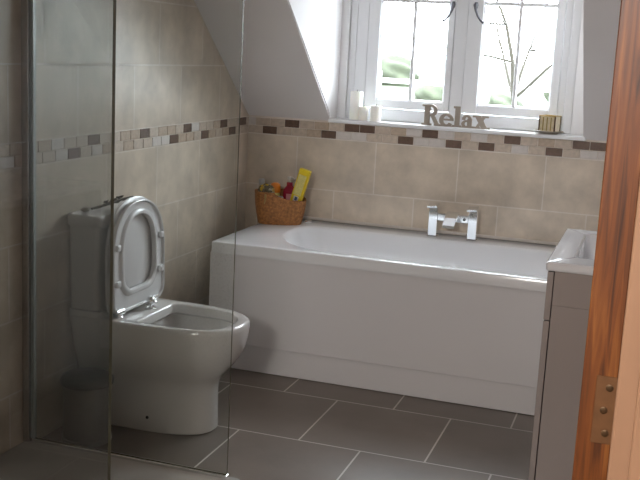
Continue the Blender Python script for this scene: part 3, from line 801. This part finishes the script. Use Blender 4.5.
box(bm, .927, 1.928, YF-.138, YF-.1205, 2.028, 2.095, .003)
obj('trim_4', bm, M['pine'], kind='structure')           # architrave
# hall shell behind the camera
bm = bmesh.new(); box(bm, .3, 3.0, -5.6, YF, -.1, -.0); obj('floor', bm, M['carpet'], kind='structure')
bm = bmesh.new(); box(bm, .3, 3.0, -5.7, YF-.12, ZC, ZC+.1); obj('ceiling', bm, M['hallwall'], kind='structure')
bm = bmesh.new(); box(bm, .2, .3, -5.6, YF-.12, -.1, ZC); obj('wall_left', bm, M['hallwall'], kind='structure')
bm = bmesh.new(); box(bm, 3.0, 3.1, -5.6, YF-.12, -.1, ZC); obj('wall_right', bm, M['hallwall'], kind='structure')
bm = bmesh.new(); box(bm, .2, 3.1, -5.7, -5.6, -.1, ZC); obj('wall_front', bm, M['hallwall'], kind='structure')

# ------------------------------------------------------------------ outside
GZ = -.30
def gh(y):
    k = min(1, max(0, (y-8)/62)); return GZ+1.42*(k*k*(3-2*k))
bm = bmesh.new(); n = 24
V = [[bm.verts.new((-70+i*140/n, 1+j*j*.22, gh(1+j*j*.22))) for j in range(n+1)] for i in range(n+1)]
for i in range(n):
    for j in range(n): bm.faces.new((V[i][j], V[i+1][j], V[i+1][j+1], V[i][j+1]))
lw = obj('ground', bm, M['lawn'], kind='structure')
# white rail fence across the garden
fn = thing('rail_fence', (-2, 17, gh(17)), 'white post and rail fence across the lawn beyond the window', 'fence')
for x in range(-14, 12, 2):
    bm = bmesh.new(); box(bm, x-.06, x+.06, 16.94, 17.06, gh(17)-.02, gh(17)+1.25, .01, 1); obj('post', bm, M['whitewood'], fn)
for z in (.5, 1.05):
    bm = bmesh.new(); box(bm, -14.2, 10.2, 16.9, 16.935, gh(17)+z-.05, gh(17)+z+.05, .005, 1); obj('rail', bm, M['whitewood'], fn)
# shrubs behind the fence
rnd = random.Random(21)
shr = [(-8.2, 34, .7, 'tallest rounded green shrub beyond the fence, left pane of the window'), (-4.6, 26, .45, 'low green shrub beyond the fence, behind the left glazing bar'), (-2.2, 24, .35, 'pale green shrub beyond the fence, near the middle of the window'),
       (-.9, 30, .5, 'small round shrub beyond the fence, left of the bare tree')]
for x, y, r, lb in shr:
    t = bmesh.new(); bmesh.ops.create_icosphere(t, subdivisions=4, radius=r)
    ph = [(Vector((rnd.uniform(-1, 1), rnd.uniform(-1, 1), rnd.uniform(-1, 1))), rnd.uniform(4, 9), rnd.uniform(0, 6)) for _ in range(8)]
    for v in t.verts:
        k = v.co.normalized(); v.co *= 1+.10*sum(math.sin(k.dot(d)*f+p) for d, f, p in ph)/2; v.co.x *= 1.5
    bm = bmesh.new(); merge(bm, t, 0, Matrix.Translation((x, y, gh(y)+r*.6))); tag(obj('shrub', bm, M['hedge'], None, True), lb, 'shrub', 'shrubs beyond the garden fence')
# bare spring tree
tr = thing('bare_tree', (-.06, 12.2, gh(12.2)), 'bare branching tree outside the right half of the window', 'tree')
bm = bmesh.new(); tw_bm = bmesh.new(); rnd = random.Random(4)
def branch(p, d, L_, r, lev):
    pts = [p]; rs = [r]; q = p.copy(); dd = d.copy()
    for k in range(5):
        dd = (dd+Vector((rnd.uniform(-.25, .25), rnd.uniform(-.25, .25), rnd.uniform(-.1, .18)))).normalized()
        q = q+dd*L_/5; pts.append(q.copy()); rs.append(r*(1-.13*(k+1)))
    tube(bm if lev < 2 else tw_bm, pts, rs, 6 if lev < 3 else 4)
    if lev < 4:
        for k in range(4 if lev else 9):
            i = rnd.randint(2, 5); a = rnd.uniform(0, 6.28); s = dd.orthogonal().normalized(); s.rotate(Matrix.Rotation(a, 3, dd))
            nd = (dd*.55+s*.85).normalized(); branch(pts[i], nd, L_*rnd.uniform(.55, .72), rs[i]*.6, lev+1)
branch(Vector((-.06, 12.2, gh(12.2)-.05)), Vector((-.02, 0, 1)), 3.0, .06, 0)
obj('trunk', bm, M['bark'], tr, True); o = obj('twigs', tw_bm, M['bark'], tr, True); o['kind'] = 'stuff'

# ------------------------------------------------------------------ light
w = bpy.data.worlds.new('sky'); bpy.context.scene.world = w; w.use_nodes = True
nt = w.node_tree; nt.nodes.clear()
o_ = nt.nodes.new('ShaderNodeOutputWorld'); bg = nt.nodes.new('ShaderNodeBackground')
bg.inputs[0].default_value = (.84, .92, 1.0, 1); bg.inputs[1].default_value = 7.0
nt.links.new(bg.outputs[0], o_.inputs[0])
def area(name, loc, rot, sx, sy, power, col):
    l = bpy.data.lights.new(name, 'AREA'); l.shape = 'RECTANGLE'; l.size = sx; l.size_y = sy; l.energy = power; l.color = col
    o = bpy.data.objects.new(name, l); C.objects.link(o); o.location = loc; o.rotation_euler = rot; return o
# unseen fill light added in the hall to brighten the bathroom through the doorway
lp = area('hall_fill_light', (1.4, -5.52, 1.85), (PI/2, 0, 0), .4, .4, 12, (1, .95, .90))
# sky portal at the window opening
pt = area('window_portal', ((OX0+OX1)/2, .27, (1.06+OZ1)/2), (-PI/2, 0, 0), 1.1, .95, 1, (1, 1, 1)); pt.data.cycles.is_portal = True

# ------------------------------------------------------------------ camera
cam = bpy.data.cameras.new('camera'); co = bpy.data.objects.new('camera', cam); C.objects.link(co)
yaw, pit, rol, f = .3165, .1853, -.0511, 1003.5
F = Vector((-math.sin(yaw)*math.cos(pit), math.cos(yaw)*math.cos(pit), -math.sin(pit)))
R = Vector((math.cos(yaw), math.sin(yaw), 0)); U = R.cross(F)
R2 = R*math.cos(rol)-U*math.sin(rol); U2 = R*math.sin(rol)+U*math.cos(rol)
m = Matrix((R2, U2, -F)).transposed().to_4x4(); m.translation = Vector((1.923, -4.635, 1.3758))
co.matrix_world = m
cam.sensor_width = 36; cam.lens = f*36/640; cam.clip_start = .05; cam.clip_end = 300
sc_ = bpy.context.scene; sc_.camera = co
vs = sc_.view_settings; vs.view_transform = 'Standard'; vs.look = 'None'; vs.exposure = 1.9; vs.gamma = 1; vs.use_curve_mapping = False
